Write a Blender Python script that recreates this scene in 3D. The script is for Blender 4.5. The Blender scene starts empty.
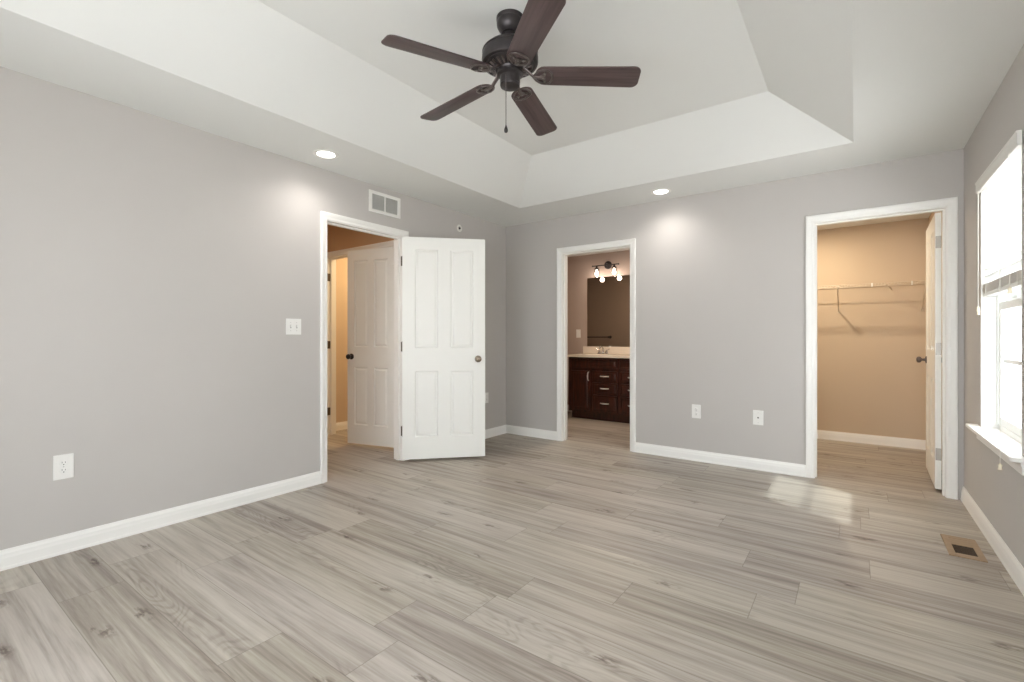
import bpy, bmesh, math, random
from mathutils import Vector, Matrix
random.seed(7)
S = bpy.context.scene
COL = S.collection
PI = math.pi

# ------------------------------------------------------------------ camera
W = 3.961            # right wall face; left wall face x=0, back wall face y=0
H = 2.44             # soffit height
FRONT = -5.25        # wall behind the camera
cam_d = bpy.data.cameras.new('camera')
cam_d.sensor_fit = 'HORIZONTAL'
cam_d.sensor_width = 36.0
cam_d.lens = 472.3956 / 1024 * 36
cam_d.shift_y = -3.08 / 1024
cam_d.clip_start = 0.02
cam = bpy.data.objects.new('camera', cam_d)
cam.location = (3.3488, -4.4938, 1.1248)
cam.rotation_euler = (PI / 2, 0, 0.6276)
COL.objects.link(cam)
S.camera = cam

# ------------------------------------------------------------------ world, sun, exposure
wd = bpy.data.worlds.new('world')
wd.use_nodes = True
bg = wd.node_tree.nodes['Background']
bg.inputs[1].default_value = 1.0
_n = wd.node_tree.nodes; _l = wd.node_tree.links
_tc = _n.new('ShaderNodeTexCoord'); _sx = _n.new('ShaderNodeSeparateXYZ'); _rp = _n.new('ShaderNodeMapRange')
_l.new(_tc.outputs['Generated'], _sx.inputs[0]); _l.new(_sx.outputs[2], _rp.inputs['Value'])
_rp.inputs['From Min'].default_value = -0.08; _rp.inputs['From Max'].default_value = 0.08
_mx = _n.new('ShaderNodeMix'); _mx.data_type = 'RGBA'
_mx.inputs['A'].default_value = (9.6, 9.8, 9.9, 1)      # sunlit pale ground
_mx.inputs['B'].default_value = (8.6, 9.05, 9.5, 1)        # hazy bright sky
_l.new(_rp.outputs[0], _mx.inputs['Factor']); _l.new(_mx.outputs['Result'], bg.inputs[0])
S.world = wd
sun_d = bpy.data.lights.new('sun', 'SUN')
sun_d.energy = 3.8
sun_d.angle = math.radians(2.0)
sun_d.color = (0.90, 0.99, 0.98)
sun = bpy.data.objects.new('sun', sun_d)
sun.rotation_euler = Vector((-1, 0.47, -1.03)).to_track_quat('-Z', 'Y').to_euler()
sun.location = (8, -4, 5)
COL.objects.link(sun)
S.view_settings.view_transform = 'Standard'
S.view_settings.look = 'None'
S.view_settings.gamma = 1.0
S.view_settings.use_curve_mapping = False
S.view_settings.exposure = 0.0
S.cycles.use_denoising = True
S.cycles.max_bounces = 14
S.cycles.diffuse_bounces = 8
S.cycles.transparent_max_bounces = 16
S.cycles.sample_clamp_indirect = 8.0


def portal(loc, rot, sx, sy):
    d = bpy.data.lights.new('window_portal', 'AREA')
    d.shape = 'RECTANGLE'; d.size = sx; d.size_y = sy
    d.cycles.is_portal = True
    o = bpy.data.objects.new('window_portal', d)
    o.location = loc; o.rotation_euler = rot
    COL.objects.link(o)


portal((4.10, -0.98, 1.31), (PI / 2, 0, PI / 2), 0.86, 1.5)
portal((1.725, FRONT - 0.14, 1.15), (-PI / 2, 0, 0), 1.25, 1.7)
portal((3.125, FRONT - 0.14, 1.15), (-PI / 2, 0, 0), 1.25, 1.7)


def lamp(kind, name, loc, energy, color, parent=None, **kw):
    d = bpy.data.lights.new(name, kind)
    d.energy = energy; d.color = color
    for k, v in kw.items():
        setattr(d, k, v)
    o = bpy.data.objects.new(name, d)
    o.location = loc
    COL.objects.link(o)
    if parent:
        o.parent = parent
        o.location = Vector(loc) - parent.location
    return o


# ------------------------------------------------------------------ materials
def srgb(r, g, b):
    def f(c):
        c /= 255
        return c / 12.92 if c <= 0.04045 else ((c + 0.055) / 1.055) ** 2.4
    return (f(r), f(g), f(b), 1)


def mat(name, rgb, rough=0.5, metal=0.0, bump=0.0, bscale=200, var=0.0, vscale=4, spec=0.5, **kw):
    m = bpy.data.materials.new(name)
    m.use_nodes = True
    nt = m.node_tree
    p = nt.nodes['Principled BSDF']
    c = srgb(*rgb)
    p.inputs['Base Color'].default_value = c
    p.inputs['Roughness'].default_value = rough
    p.inputs['Metallic'].default_value = metal
    p.inputs['Specular IOR Level'].default_value = spec
    tc = nt.nodes.new('ShaderNodeTexCoord')
    if var:
        n = nt.nodes.new('ShaderNodeTexNoise')
        n.inputs['Scale'].default_value = vscale
        n.inputs['Detail'].default_value = 5
        nt.links.new(tc.outputs['Object'], n.inputs['Vector'])
        r = nt.nodes.new('ShaderNodeValToRGB')
        r.color_ramp.elements[0].position = 0.3
        r.color_ramp.elements[1].position = 0.7
        r.color_ramp.elements[0].color = tuple(x * (1 - var) for x in c[:3]) + (1,)
        r.color_ramp.elements[1].color = tuple(min(1, x * (1 + var)) for x in c[:3]) + (1,)
        nt.links.new(n.outputs['Fac'], r.inputs['Fac'])
        nt.links.new(r.outputs['Color'], p.inputs['Base Color'])
    if bump:
        n = nt.nodes.new('ShaderNodeTexNoise')
        n.inputs['Scale'].default_value = bscale
        n.inputs['Detail'].default_value = 2
        nt.links.new(tc.outputs['Object'], n.inputs['Vector'])
        b = nt.nodes.new('ShaderNodeBump')
        b.inputs['Strength'].default_value = bump
        b.inputs['Distance'].default_value = 0.002
        nt.links.new(n.outputs['Fac'], b.inputs['Height'])
        nt.links.new(b.outputs['Normal'], p.inputs['Normal'])
    for k, v in kw.items():
        p.inputs[k].default_value = v
    return m


def emit(name, rgb, strength):
    m = bpy.data.materials.new(name)
    m.use_nodes = True
    nt = m.node_tree
    p = nt.nodes['Principled BSDF']
    p.inputs['Base Color'].default_value = srgb(*rgb)
    p.inputs['Emission Color'].default_value = srgb(*rgb)
    p.inputs['Emission Strength'].default_value = strength
    return m


def clear_glass(name, tint=(1, 1, 1), gloss=0.04):
    m = bpy.data.materials.new(name)
    m.use_nodes = True
    nt = m.node_tree
    nt.nodes.remove(nt.nodes['Principled BSDF'])
    out = nt.nodes['Material Output']
    t = nt.nodes.new('ShaderNodeBsdfTransparent'); t.inputs[0].default_value = (*tint, 1)
    g = nt.nodes.new('ShaderNodeBsdfGlossy'); g.inputs['Roughness'].default_value = 0.02
    mx = nt.nodes.new('ShaderNodeMixShader')
    mx.inputs[0].default_value = gloss
    nt.links.new(t.outputs[0], mx.inputs[1]); nt.links.new(g.outputs[0], mx.inputs[2])
    nt.links.new(mx.outputs[0], out.inputs[0])
    return m


def floor_material():
    m = bpy.data.materials.new('vinyl_plank')
    m.use_nodes = True
    nt = m.node_tree; N = nt.nodes; L = nt.links
    p = N['Principled BSDF']

    def val(v):
        n = N.new('ShaderNodeValue'); n.outputs[0].default_value = v; return n.outputs[0]

    def mth(op, a, b=None, c=None):
        n = N.new('ShaderNodeMath'); n.operation = op
        for i, q in enumerate((a, b, c)):
            if q is None: continue
            if isinstance(q, (int, float)): n.inputs[i].default_value = q
            else: L.new(q, n.inputs[i])
        return n.outputs[0]

    def comb(x, y, z=0.0):
        n = N.new('ShaderNodeCombineXYZ')
        for i, q in enumerate((x, y, z)):
            if isinstance(q, (int, float)): n.inputs[i].default_value = q
            else: L.new(q, n.inputs[i])
        return n.outputs[0]

    def noise(vec, scale, detail=4, rough=0.55, dist=0.0):
        n = N.new('ShaderNodeTexNoise')
        n.inputs['Scale'].default_value = scale
        n.inputs['Detail'].default_value = detail
        n.inputs['Roughness'].default_value = rough
        n.inputs['Distortion'].default_value = dist
        L.new(vec, n.inputs['Vector'])
        return n.outputs['Fac']

    def white(vec):
        n = N.new('ShaderNodeTexWhiteNoise'); n.noise_dimensions = '2D'
        L.new(vec, n.inputs['Vector'])
        return n.outputs['Value']

    def sstep(x, a, b):
        n = N.new('ShaderNodeMapRange'); n.interpolation_type = 'SMOOTHSTEP'
        n.inputs['From Min'].default_value = a; n.inputs['From Max'].default_value = b
        L.new(x, n.inputs['Value'])
        return n.outputs[0]

    tc = N.new('ShaderNodeTexCoord')
    sp = N.new('ShaderNodeSeparateXYZ'); L.new(tc.outputs['Object'], sp.inputs[0])
    x, y = sp.outputs[0], sp.outputs[1]
    PW, PL = 0.228, 1.22
    v = mth('DIVIDE', mth('ADD', y, 4.003), PW)
    row = mth('FLOOR', v)
    fv = mth('FRACT', v)
    off = mth('MULTIPLY', white(comb(row, 3.7)), PL)
    u = mth('DIVIDE', mth('ADD', mth('ADD', x, 20.0), off), PL)
    colm = mth('FLOOR', u)
    fu = mth('FRACT', u)
    idv = white(comb(colm, row))
    id2 = white(comb(mth('ADD', colm, 31.3), mth('ADD', row, 7.9)))
    # grain coordinates, shifted for every plank
    gx = mth('ADD', x, mth('MULTIPLY', idv, 37.0))
    gy = mth('ADD', y, mth('MULTIPLY', id2, 19.0))
    fine = noise(comb(mth('MULTIPLY', gx, 3.0), mth('MULTIPLY', gy, 70.0)), 1.0, 5, 0.6, 0.2)
    band = noise(comb(mth('MULTIPLY', gx, 0.75), mth('MULTIPLY', gy, 19.0)), 1.0, 5, 0.6, 0.7)
    cath = noise(comb(mth('MULTIPLY', gx, 1.1), mth('MULTIPLY', gy, 5.5)), 1.0, 2, 0.5, 0.25)
    rings = mth('FRACT', mth('MULTIPLY', cath, 24.0))
    rings = mth('ABSOLUTE', mth('SUBTRACT', rings, 0.5))           # 0 .. .5
    ringl = mth('SUBTRACT', 1.0, sstep(rings, 0.05, 0.3))
    ringmask = sstep(noise(comb(mth('MULTIPLY', gx, 0.8), mth('MULTIPLY', gy, 3.2)), 1.0, 1), 0.52, 0.66)
    ringl = mth('MULTIPLY', ringl, ringmask)
    # knots: stretched voronoi cells, few of them kept
    vo = N.new('ShaderNodeTexVoronoi'); vo.voronoi_dimensions = '2D'
    vo.inputs['Scale'].default_value = 1.0
    wob = noise(comb(mth('MULTIPLY', gx, 14.0), mth('MULTIPLY', gy, 40.0)), 1.0, 3, 0.6)
    L.new(comb(mth('ADD', mth('MULTIPLY', gx, 1.7), mth('MULTIPLY', wob, 0.40)),
               mth('ADD', mth('MULTIPLY', gy, 4.2), mth('MULTIPLY', wob, 0.34))), vo.inputs['Vector'])
    kd = vo.outputs['Distance']
    sepc = N.new('ShaderNodeSeparateColor'); L.new(vo.outputs['Color'], sepc.inputs[0])
    keep = mth('GREATER_THAN', sepc.outputs[0], 0.5)
    knot = mth('MULTIPLY', mth('SUBTRACT', 1.0, sstep(kd, 0.01, 0.15)), keep)
    knot = mth('MULTIPLY', knot, sstep(wob, 0.38, 0.62))
    # tone
    t = mth('MULTIPLY', mth('SUBTRACT', idv, 0.5), 0.20)
    t = mth('ADD', t, mth('MULTIPLY', mth('SUBTRACT', band, 0.5), 0.95))
    t = mth('ADD', t, mth('MULTIPLY', mth('SUBTRACT', fine, 0.5), 0.55))
    t = mth('SUBTRACT', t, mth('MULTIPLY', ringl, 0.11))
    t = mth('SUBTRACT', t, mth('MULTIPLY', knot, 0.46))
    t = mth('ADD', t, 0.56)
    rp = N.new('ShaderNodeValToRGB')
    e = rp.color_ramp.elements
    e[0].position = 0.0; e[0].color = srgb(88, 77, 69)
    e[1].position = 1.0; e[1].color = srgb(202, 197, 189)
    k = e.new(0.35); k.color = srgb(139, 130, 121)
    k = e.new(0.62); k.color = srgb(175, 168, 159)
    L.new(t, rp.inputs['Fac'])
    # slight mauve / tan drift between planks
    hue = N.new('ShaderNodeMix'); hue.data_type = 'RGBA'; hue.blend_type = 'MULTIPLY'
    hue.inputs['Factor'].default_value = 1.0
    tr = N.new('ShaderNodeMix'); tr.data_type = 'RGBA'
    L.new(id2, tr.inputs['Factor'])
    tr.inputs['A'].default_value = (1.0, 0.985, 0.985, 1); tr.inputs['B'].default_value = (1.0, 0.995, 0.95, 1)
    L.new(rp.outputs['Color'], hue.inputs['A']); L.new(tr.outputs['Result'], hue.inputs['B'])
    # seams
    ev = mth('MULTIPLY', mth('MINIMUM', fv, mth('SUBTRACT', 1.0, fv)), PW)
    eu = mth('MULTIPLY', mth('MINIMUM', fu, mth('SUBTRACT', 1.0, fu)), PL)
    ed = mth('MINIMUM', ev, eu)
    seam = mth('SUBTRACT', 1.0, sstep(ed, 0.0006, 0.0022))
    sm = N.new('ShaderNodeMix'); sm.data_type = 'RGBA'
    L.new(mth('MULTIPLY', seam, 0.5), sm.inputs['Factor'])
    L.new(hue.outputs['Result'], sm.inputs['A']); sm.inputs['B'].default_value = srgb(88, 76, 68)
    L.new(sm.outputs['Result'], p.inputs['Base Color'])
    L.new(mth('ADD', 0.36, mth('MULTIPLY', fine, 0.16)), p.inputs['Roughness'])
    p.inputs['Specular IOR Level'].default_value = 0.4
    b = N.new('ShaderNodeBump'); b.inputs['Strength'].default_value = 0.25; b.inputs['Distance'].default_value = 0.0012
    L.new(mth('SUBTRACT', mth('MULTIPLY', fine, 0.5), seam), b.inputs['Height'])
    L.new(b.outputs['Normal'], p.inputs['Normal'])
    return m


def dark_wood(name, a, b, rough, sx=3, sy=40, axis='X'):
    m = mat(name, a, rough)
    nt = m.node_tree
    p = nt.nodes['Principled BSDF']
    tc = nt.nodes.new('ShaderNodeTexCoord')
    mp = nt.nodes.new('ShaderNodeMapping')
    mp.inputs['Scale'].default_value = (sx, sy, sy) if axis == 'X' else (sy, sy, sx)
    nt.links.new(tc.outputs['Object'], mp.inputs['Vector'])
    n = nt.nodes.new('ShaderNodeTexNoise'); n.inputs['Scale'].default_value = 1; n.inputs['Detail'].default_value = 5
    nt.links.new(mp.outputs[0], n.inputs['Vector'])
    r = nt.nodes.new('ShaderNodeValToRGB')
    r.color_ramp.elements[0].color = srgb(*a); r.color_ramp.elements[1].color = srgb(*b)
    r.color_ramp.elements[0].position = 0.3; r.color_ramp.elements[1].position = 0.75
    nt.links.new(n.outputs['Fac'], r.inputs[0]); nt.links.new(r.outputs[0], p.inputs['Base Color'])
    return m


M = {}
M['floor'] = floor_material()
M['wall'] = mat('greige_wall_paint', (192, 188, 184), 0.85, bump=0.03, bscale=160, var=0.012, vscale=2, spec=0.3)
M['ceil'] = mat('ceiling_paint', (223, 224, 221), 0.9, bump=0.03, bscale=160, spec=0.2)
M['trim'] = mat('white_trim_paint', (238, 237, 233), 0.38)
M['door'] = mat('white_door_paint', (238, 238, 233), 0.42, bump=0.05, bscale=120)
M['closet'] = mat('closet_wall_paint', (203, 185, 162), 0.88, bump=0.03, bscale=160)
M['bathwall'] = mat('bath_wall_paint', (176, 160, 150), 0.85, bump=0.03, bscale=160)
M['hallwall'] = mat('hall_wall_paint', (204, 168, 132), 0.85, bump=0.03, bscale=160)
M['plate'] = mat('white_plastic_plate', (232, 231, 227), 0.35)
M['slot'] = mat('dark_slot', (40, 38, 36), 0.6)
M['groove'] = mat('grey_toggle_shadow', (186, 184, 180), 0.5)
M['bronze'] = mat('oil_rubbed_bronze', (62, 58, 59), 0.34, metal=0.6, var=0.2, vscale=30)
M['bronze_edge'] = mat('highlight_bronze', (112, 104, 102), 0.28, metal=0.85, var=0.25, vscale=40)  # lighter bronze; highlights on irons and knobs put into its colour
M['blade'] = dark_wood('dark_walnut_blade', (60, 48, 48), (90, 74, 73), 0.42, 3, 60)
M['nickel'] = mat('brushed_nickel', (150, 147, 142), 0.28, metal=0.95, bump=0.05)
M['hinge'] = mat('satin_hinge_steel', (176, 172, 166), 0.4, metal=0.7)
M['darkhinge'] = mat('aged_hinge_steel', (96, 86, 76), 0.42, metal=0.75)
M['knob'] = mat('antique_knob_metal', (150, 138, 124), 0.25, metal=0.9)
M['vent'] = mat('white_vent_metal', (232, 231, 226), 0.45)
M['louver'] = mat('vent_louver_metal', (206, 206, 202), 0.5)
M['ventgap'] = mat('vent_dark_inside', (158, 157, 153), 0.8)
M['regwood'] = dark_wood('register_tan', (150, 126, 100), (168, 144, 116), 0.5, 3, 50)
M['regdark'] = mat('duct_dark', (52, 42, 34), 0.8)
M['regslat'] = mat('register_brown_louver', (92, 74, 58), 0.5, metal=0.3)
M['blind'] = mat('white_blind_slat', (240, 240, 238), 0.45)
_nt = M['blind'].node_tree
_t = _nt.nodes.new('ShaderNodeBsdfTranslucent'); _t.inputs[0].default_value = (0.85, 0.85, 0.83, 1)
_m = _nt.nodes.new('ShaderNodeMixShader'); _m.inputs[0].default_value = 0.3
_nt.links.new(_nt.nodes['Principled BSDF'].outputs[0], _m.inputs[1]); _nt.links.new(_t.outputs[0], _m.inputs[2])
_nt.links.new(_m.outputs[0], _nt.nodes['Material Output'].inputs[0])
M['valance'] = mat('blind_valance', (226, 225, 220), 0.45)
M['cord'] = mat('white_cord', (232, 230, 222), 0.7)
M['tassel'] = mat('cream_tassel', (232, 222, 198), 0.5)
M['vinyl'] = mat('white_window_vinyl', (238, 239, 237), 0.4)
M['glass'] = clear_glass('window_glass')
M['vanity'] = dark_wood('espresso_cabinet', (34, 15, 10), (74, 33, 21), 0.28, 5, 30, 'Z')
M['counter'] = mat('cultured_marble', (226, 216, 202), 0.2, var=0.03, vscale=6)
M['chrome'] = mat('chrome', (215, 215, 215), 0.12, metal=1.0)
M['pull'] = mat('satin_pull', (225, 222, 216), 0.38, metal=0.6)
M['mirror'] = mat('mirror_silver', (205, 200, 190), 0.01, metal=1.0)
M['shade'] = clear_glass('clear_shade_glass', (0.97, 0.97, 0.97))
M['bulb'] = emit('lit_bulb', (255, 236, 216), 4.5)
M['lens'] = emit('downlight_lens', (255, 250, 242), 12)
M['wire'] = mat('shaded_white_wire', (206, 192, 172), 0.45)  # white wire, its colour darkened to stand for closet shadow
M['sprk'] = mat('sprinkler_white', (225, 223, 216), 0.4)


# ------------------------------------------------------------------ geometry helpers
class MB:
    def __init__(s):
        s.bm = bmesh.new()

    def box(s, x0, x1, y0, y1, z0, z1, bev=0.0, seg=2):
        r = bmesh.ops.create_cube(s.bm, size=1.0)
        vs = r['verts']
        for v in vs:
            v.co = Vector(((x0 + x1) / 2 + v.co.x * (x1 - x0), (y0 + y1) / 2 + v.co.y * (y1 - y0), (z0 + z1) / 2 + v.co.z * (z1 - z0)))
        if bev:
            es = list({e for v in vs for e in v.link_edges})
            bmesh.ops.bevel(s.bm, geom=es, offset=bev, segments=seg, affect='EDGES', profile=0.5)
        return s

    def cyl(s, p0, p1, r0, r1=None, seg=20):
        p0, p1 = Vector(p0), Vector(p1)
        r1 = r0 if r1 is None else r1
        d = p1 - p0
        q = d.to_track_quat('Z', 'Y').to_matrix().to_4x4()
        bmesh.ops.create_cone(s.bm, cap_ends=True, segments=seg, radius1=r0, radius2=r1, depth=d.length,
                              matrix=Matrix.Translation((p0 + p1) / 2) @ q)
        return s

    def lathe(s, prof, c=(0, 0, 0), axis=(0, 0, 1), seg=40, caps=True):
        q = Vector(axis).to_track_quat('Z', 'Y').to_matrix()
        c = Vector(c)
        rings = []
        for r, z in prof:
            if r <= 1e-6:
                rings.append([s.bm.verts.new(c + q @ Vector((0, 0, z)))])
            else:
                rings.append([s.bm.verts.new(c + q @ Vector((r * math.cos(2 * PI * i / seg), r * math.sin(2 * PI * i / seg), z))) for i in range(seg)])
        for a, b in zip(rings, rings[1:]):
            for i in range(seg):
                j = (i + 1) % seg
                if len(a) == 1 and len(b) == 1: continue
                if len(a) == 1: s.bm.faces.new((a[0], b[j], b[i]))
                elif len(b) == 1: s.bm.faces.new((a[i], a[j], b[0]))
                else: s.bm.faces.new((a[i], a[j], b[j], b[i]))
        if caps:
            for rg in (rings[0], rings[-1]):
                if len(rg) > 2: s.bm.faces.new(rg)
        return s

    def tube(s, pts, r, seg=8, closed=False, flat=1.0):
        pts = [Vector(p) for p in pts]
        n = len(pts)
        rings = []
        for i, p in enumerate(pts):
            if closed: t = pts[(i + 1) % n] - pts[i - 1]
            else: t = pts[min(i + 1, n - 1)] - pts[max(i - 1, 0)]
            t.normalize()
            up = Vector((0, 0, 1)) if abs(t.z) < 0.95 else Vector((1, 0, 0))
            a = t.cross(up).normalized(); b = a.cross(t).normalized()
            rr = r[i] if isinstance(r, (list, tuple)) else r
            rings.append([s.bm.verts.new(p + a * rr * math.cos(2 * PI * k / seg) + b * rr * flat * math.sin(2 * PI * k / seg)) for k in range(seg)])
        m = n if closed else n - 1
        for i in range(m):
            A, B = rings[i], rings[(i + 1) % n]
            for k in range(seg):
                l = (k + 1) % seg
                s.bm.faces.new((A[k], A[l], B[l], B[k]))
        if not closed:
            s.bm.faces.new(rings[0]); s.bm.faces.new(rings[-1])
        return s

    def poly(s, vs):
        s.bm.faces.new([s.bm.verts.new(Vector(v)) for v in vs])
        return s

    def prism(s, outline, h, axis='Z', bev=0.0):
        """closed outline of (x,y) points extruded by h along +z"""
        vs = [s.bm.verts.new(Vector((x, y, 0))) for x, y in outline]
        f = s.bm.faces.new(vs)
        r = bmesh.ops.extrude_face_region(s.bm, geom=[f])
        nv = [g for g in r['geom'] if isinstance(g, bmesh.types.BMVert)]
        for v in nv: v.co.z += h
        if bev:
            es = [e for v in vs + nv for e in v.link_edges if abs(e.verts[0].co.z - e.verts[1].co.z) < 1e-6]
            bmesh.ops.bevel(s.bm, geom=list(set(es)), offset=bev, segments=2, affect='EDGES', profile=0.5)
        return s

    def sweep(s, prof, a, b, mapf):
        """straight moulding: profile (t,z) from a to b along a wall; mapf(along,t,z)->xyz"""
        A = [s.bm.verts.new(Vector(mapf(a, t, z))) for t, z in prof]
        B = [s.bm.verts.new(Vector(mapf(b, t, z))) for t, z in prof]
        n = len(prof)
        for i in range(n):
            j = (i + 1) % n
            s.bm.faces.new((A[i], A[j], B[j], B[i]))
        s.bm.faces.new(A); s.bm.faces.new(B)
        return s

    def casing(s, prof, a0, a1, zt, mapf, zb=0.0):
        """mitred door casing: profile (u outward, t thick) round an opening"""
        paths = []
        for u, t in prof:
            paths.append([s.bm.verts.new(Vector(mapf(*q, t))) for q in ((a0 - u, zb), (a0 - u, zt + u), (a1 + u, zt + u), (a1 + u, zb))])
        n = len(prof)
        for i in range(n):
            j = (i + 1) % n
            for k in range(3):
                s.bm.faces.new((paths[i][k], paths[i][k + 1], paths[j][k + 1], paths[j][k]))
        s.bm.faces.new([p[0] for p in paths]); s.bm.faces.new([p[3] for p in paths])
        return s

    def xform(s, m):
        bmesh.ops.transform(s.bm, matrix=m, verts=s.bm.verts)
        return s

    def build(s, name, material, parent=None, smooth=None, local=False):
        """vertices are in room coordinates unless local; children are re-based on the parent's place"""
        bmesh.ops.recalc_face_normals(s.bm, faces=s.bm.faces)
        me = bpy.data.meshes.new(name)
        if parent is not None and not local:
            o = parent; t = Vector((0, 0, 0))
            while o is not None:
                t += o.location; o = o.parent
            bmesh.ops.translate(s.bm, vec=-t, verts=s.bm.verts)
        s.bm.to_mesh(me); s.bm.free()
        me.materials.append(material)
        if smooth is not None:
            me.polygons.foreach_set('use_smooth', [True] * len(me.polygons))
            me.set_sharp_from_angle(angle=math.radians(smooth))
        ob = bpy.data.objects.new(name, me)
        COL.objects.link(ob)
        if parent is not None: ob.parent = parent
        return ob


def tag(o, label=None, cat=None, group=None, kind=None):
    if label: o['label'] = label
    if cat: o['category'] = cat
    if group: o['group'] = group
    if kind: o['kind'] = kind
    return o


def thing(name, loc, label, cat, group=None, kind=None, rz=0.0):
    o = bpy.data.objects.new(name, None)
    o.empty_display_size = 0.1
    o.location = loc
    o.rotation_euler = (0, 0, rz)
    COL.objects.link(o)
    return tag(o, label, cat, group, kind)


def struct(mb, name, m, label, cat, smooth=None):
    return tag(mb.build(name, m, None, smooth), label, cat, kind='structure')


def copy_tree(o, parent=None):
    c = o.copy(); COL.objects.link(c); c.parent = parent
    for ch in list(o.children): copy_tree(ch, c)
    return c


# ------------------------------------------------------------------ setting: floor, ceiling, walls
T = 0.115            # inside wall thickness
WT = 0.16            # outside wall thickness
struct(MB().box(-2.6, W + WT, FRONT - WT, 2.1, -0.06, 0.0), 'floor', M['floor'],
       'grey brown wood-look plank floor running through every room', 'floor')

# tray ceiling: flat soffit ring, four slopes, raised flat
lo = (0.60, 3.342, -4.65, -0.572)        # x0,x1,y0,y1 of the soffit's inner edge
up = (1.042, 2.892, -4.205, -1.017)
ZU = 2.735
mb = MB(); bm = mb.bm
def ring(x0, x1, y0, y1, z): return [bm.verts.new(Vector(q)) for q in ((x0, y0, z), (x1, y0, z), (x1, y1, z), (x0, y1, z))]
r0 = ring(-0.05, W + 0.05, FRONT - 0.05, 0.05, H); r1 = ring(*lo, H); r2 = ring(*up, ZU)
r3 = ring(-0.05, W + 0.05, FRONT - 0.05, 0.05, ZU + 0.08)
for a, b in ((r0, r1), (r1, r2), (r0, r3)):
    for i in range(4):
        j = (i + 1) % 4
        bm.faces.new((a[i], a[j], b[j], b[i]))
bm.faces.new(r2); bm.faces.new(r3)
struct(mb, 'ceiling', M['ceil'], 'white tray ceiling with flat soffit border and sloped recess', 'ceiling')

EY0, EY1 = -2.345, -1.585      # entry opening in the left wall
BX0, BX1 = 0.767, 1.538        # bathroom opening in the back wall
CX0, CX1 = 3.091, 3.868        # closet opening in the back wall
DZ = 2.045                     # head of the door openings
J = 0.018                      # jamb board
mb = MB()
mb.box(-T, 0, FRONT, EY0 - J, 0, H).box(-T, 0, EY1 + J, T, 0, H).box(-T, 0, EY0 - J, EY1 + J, DZ + J, H)
struct(mb, 'wall_left', M['wall'], 'greige painted wall with the entry doorway and air vent', 'wall')
mb = MB()
mb.box(0, BX0 - J, 0, T, 0, H).box(BX1 + J, CX0 - J, 0, T, 0, H).box(CX1 + J, W, 0, T, 0, H)
mb.box(BX0 - J, BX1 + J, 0, T, DZ + J, H).box(CX0 - J, CX1 + J, 0, T, DZ + J, H)
struct(mb, 'wall_back', M['wall'], 'greige painted wall with bathroom and closet doorways', 'wall')
WY0, WY1, WZ0, WZ1 = -1.412, -0.556, 0.575, 2.06
mb = MB()
mb.box(W, W + WT, FRONT, WY0, 0, H).box(W, W + WT, WY1, 2.1, 0, H)
mb.box(W, W + WT, WY0, WY1, 0, WZ0).box(W, W + WT, WY0, WY1, WZ1, H)
struct(mb, 'wall_right', M['wall'], 'greige painted wall with a white window at the right', 'wall')
FW = ((1.10, 2.35), (2.50, 3.75))
mb = MB()
xs = [-T, FW[0][0], FW[0][1], FW[1][0], FW[1][1], W + WT]
for i in (0, 2, 4): mb.box(xs[i], xs[i + 1], FRONT - WT, FRONT, 0, H)
for a, b in FW:
    mb.box(a, b, FRONT - WT, FRONT, 0, 0.30).box(a, b, FRONT - WT, FRONT, 2.0, H)
struct(mb, 'wall_front', M['wall'], 'greige painted wall behind the viewer with two added windows', 'wall')

# closet shell
mb = MB()
mb.box(1.9, W, 1.80, 1.9, 0, H)
struct(mb, 'wall_closet_back', M['closet'], 'tan closet wall behind the wire shelf', 'wall')
struct(MB().box(1.9, 2.0, T, 1.80, 0, H), 'wall_closet_left', M['closet'], 'tan side wall inside the closet', 'wall')
struct(MB().box(W - 0.012, W, T, 1.80, 0, H), 'wall_closet_right', M['closet'], 'tan wall behind the open closet door', 'wall')
struct(MB().box(1.9, W, T, 1.9, 2.33, 2.36), 'ceiling_closet', M['ceil'], 'flat closet ceiling', 'ceiling')
# bathroom shell
struct(MB().box(-1.4, 1.9, 1.90, 2.0, 0, H), 'wall_bath_back', M['bathwall'], 'taupe bathroom wall behind the mirror', 'wall')
struct(MB().box(-1.4, -1.3, T, 1.90, 0, H), 'wall_bath_left', M['bathwall'], 'taupe bathroom side wall', 'wall')
struct(MB().box(1.80, 1.9, T, 1.90, 0, H), 'wall_bath_right', M['bathwall'], 'taupe bathroom wall beside the vanity', 'wall')
struct(MB().box(-1.3, BX0 - J, T, T + 0.012, 0, H).box(BX1 + J, 1.8, T, T + 0.012, 0, H)
       .box(BX0 - J, BX1 + J, T, T + 0.012, DZ + J, H),
       'wall_bath_front', M['bathwall'], 'taupe bathroom side of the doorway wall', 'wall')
struct(MB().box(-1.4, 1.9, T, 2.0, 2.37, 2.40), 'ceiling_bath', M['ceil'], 'flat bathroom ceiling', 'ceiling')
# hall and the lit room beyond its double doors
HY = -1.335
LX0, LX1 = -1.576, -0.385
mb = MB()
mb.box(-2.6, LX0 - J, HY, HY + T, 0, H).box(LX1 + J, -T, HY, HY + T, 0, H).box(LX0 - J, LX1 + J, HY, HY + T, DZ + J, H)
struct(mb, 'wall_hall_back', M['hallwall'], 'brown lit hall wall above the double doorway', 'wall')
struct(MB().box(-2.6, -2.5, -4.2, HY, 0, H), 'wall_hall_left', M['hallwall'], 'far side wall of the hall', 'wall')
struct(MB().box(-2.6, -T, -4.2, -4.1, 0, H), 'wall_hall_front', M['hallwall'], 'near end wall of the hall', 'wall')
struct(MB().box(-2.6, -T, -4.2, T, H, H + 0.03), 'ceiling_hall', M['ceil'], 'flat hall ceiling', 'ceiling')
struct(MB().box(-1.84, -1.74, HY + T, 0.0, 0, H), 'wall_linen_left', M['closet'], 'warm lit wall seen past the hall door', 'wall')
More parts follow.
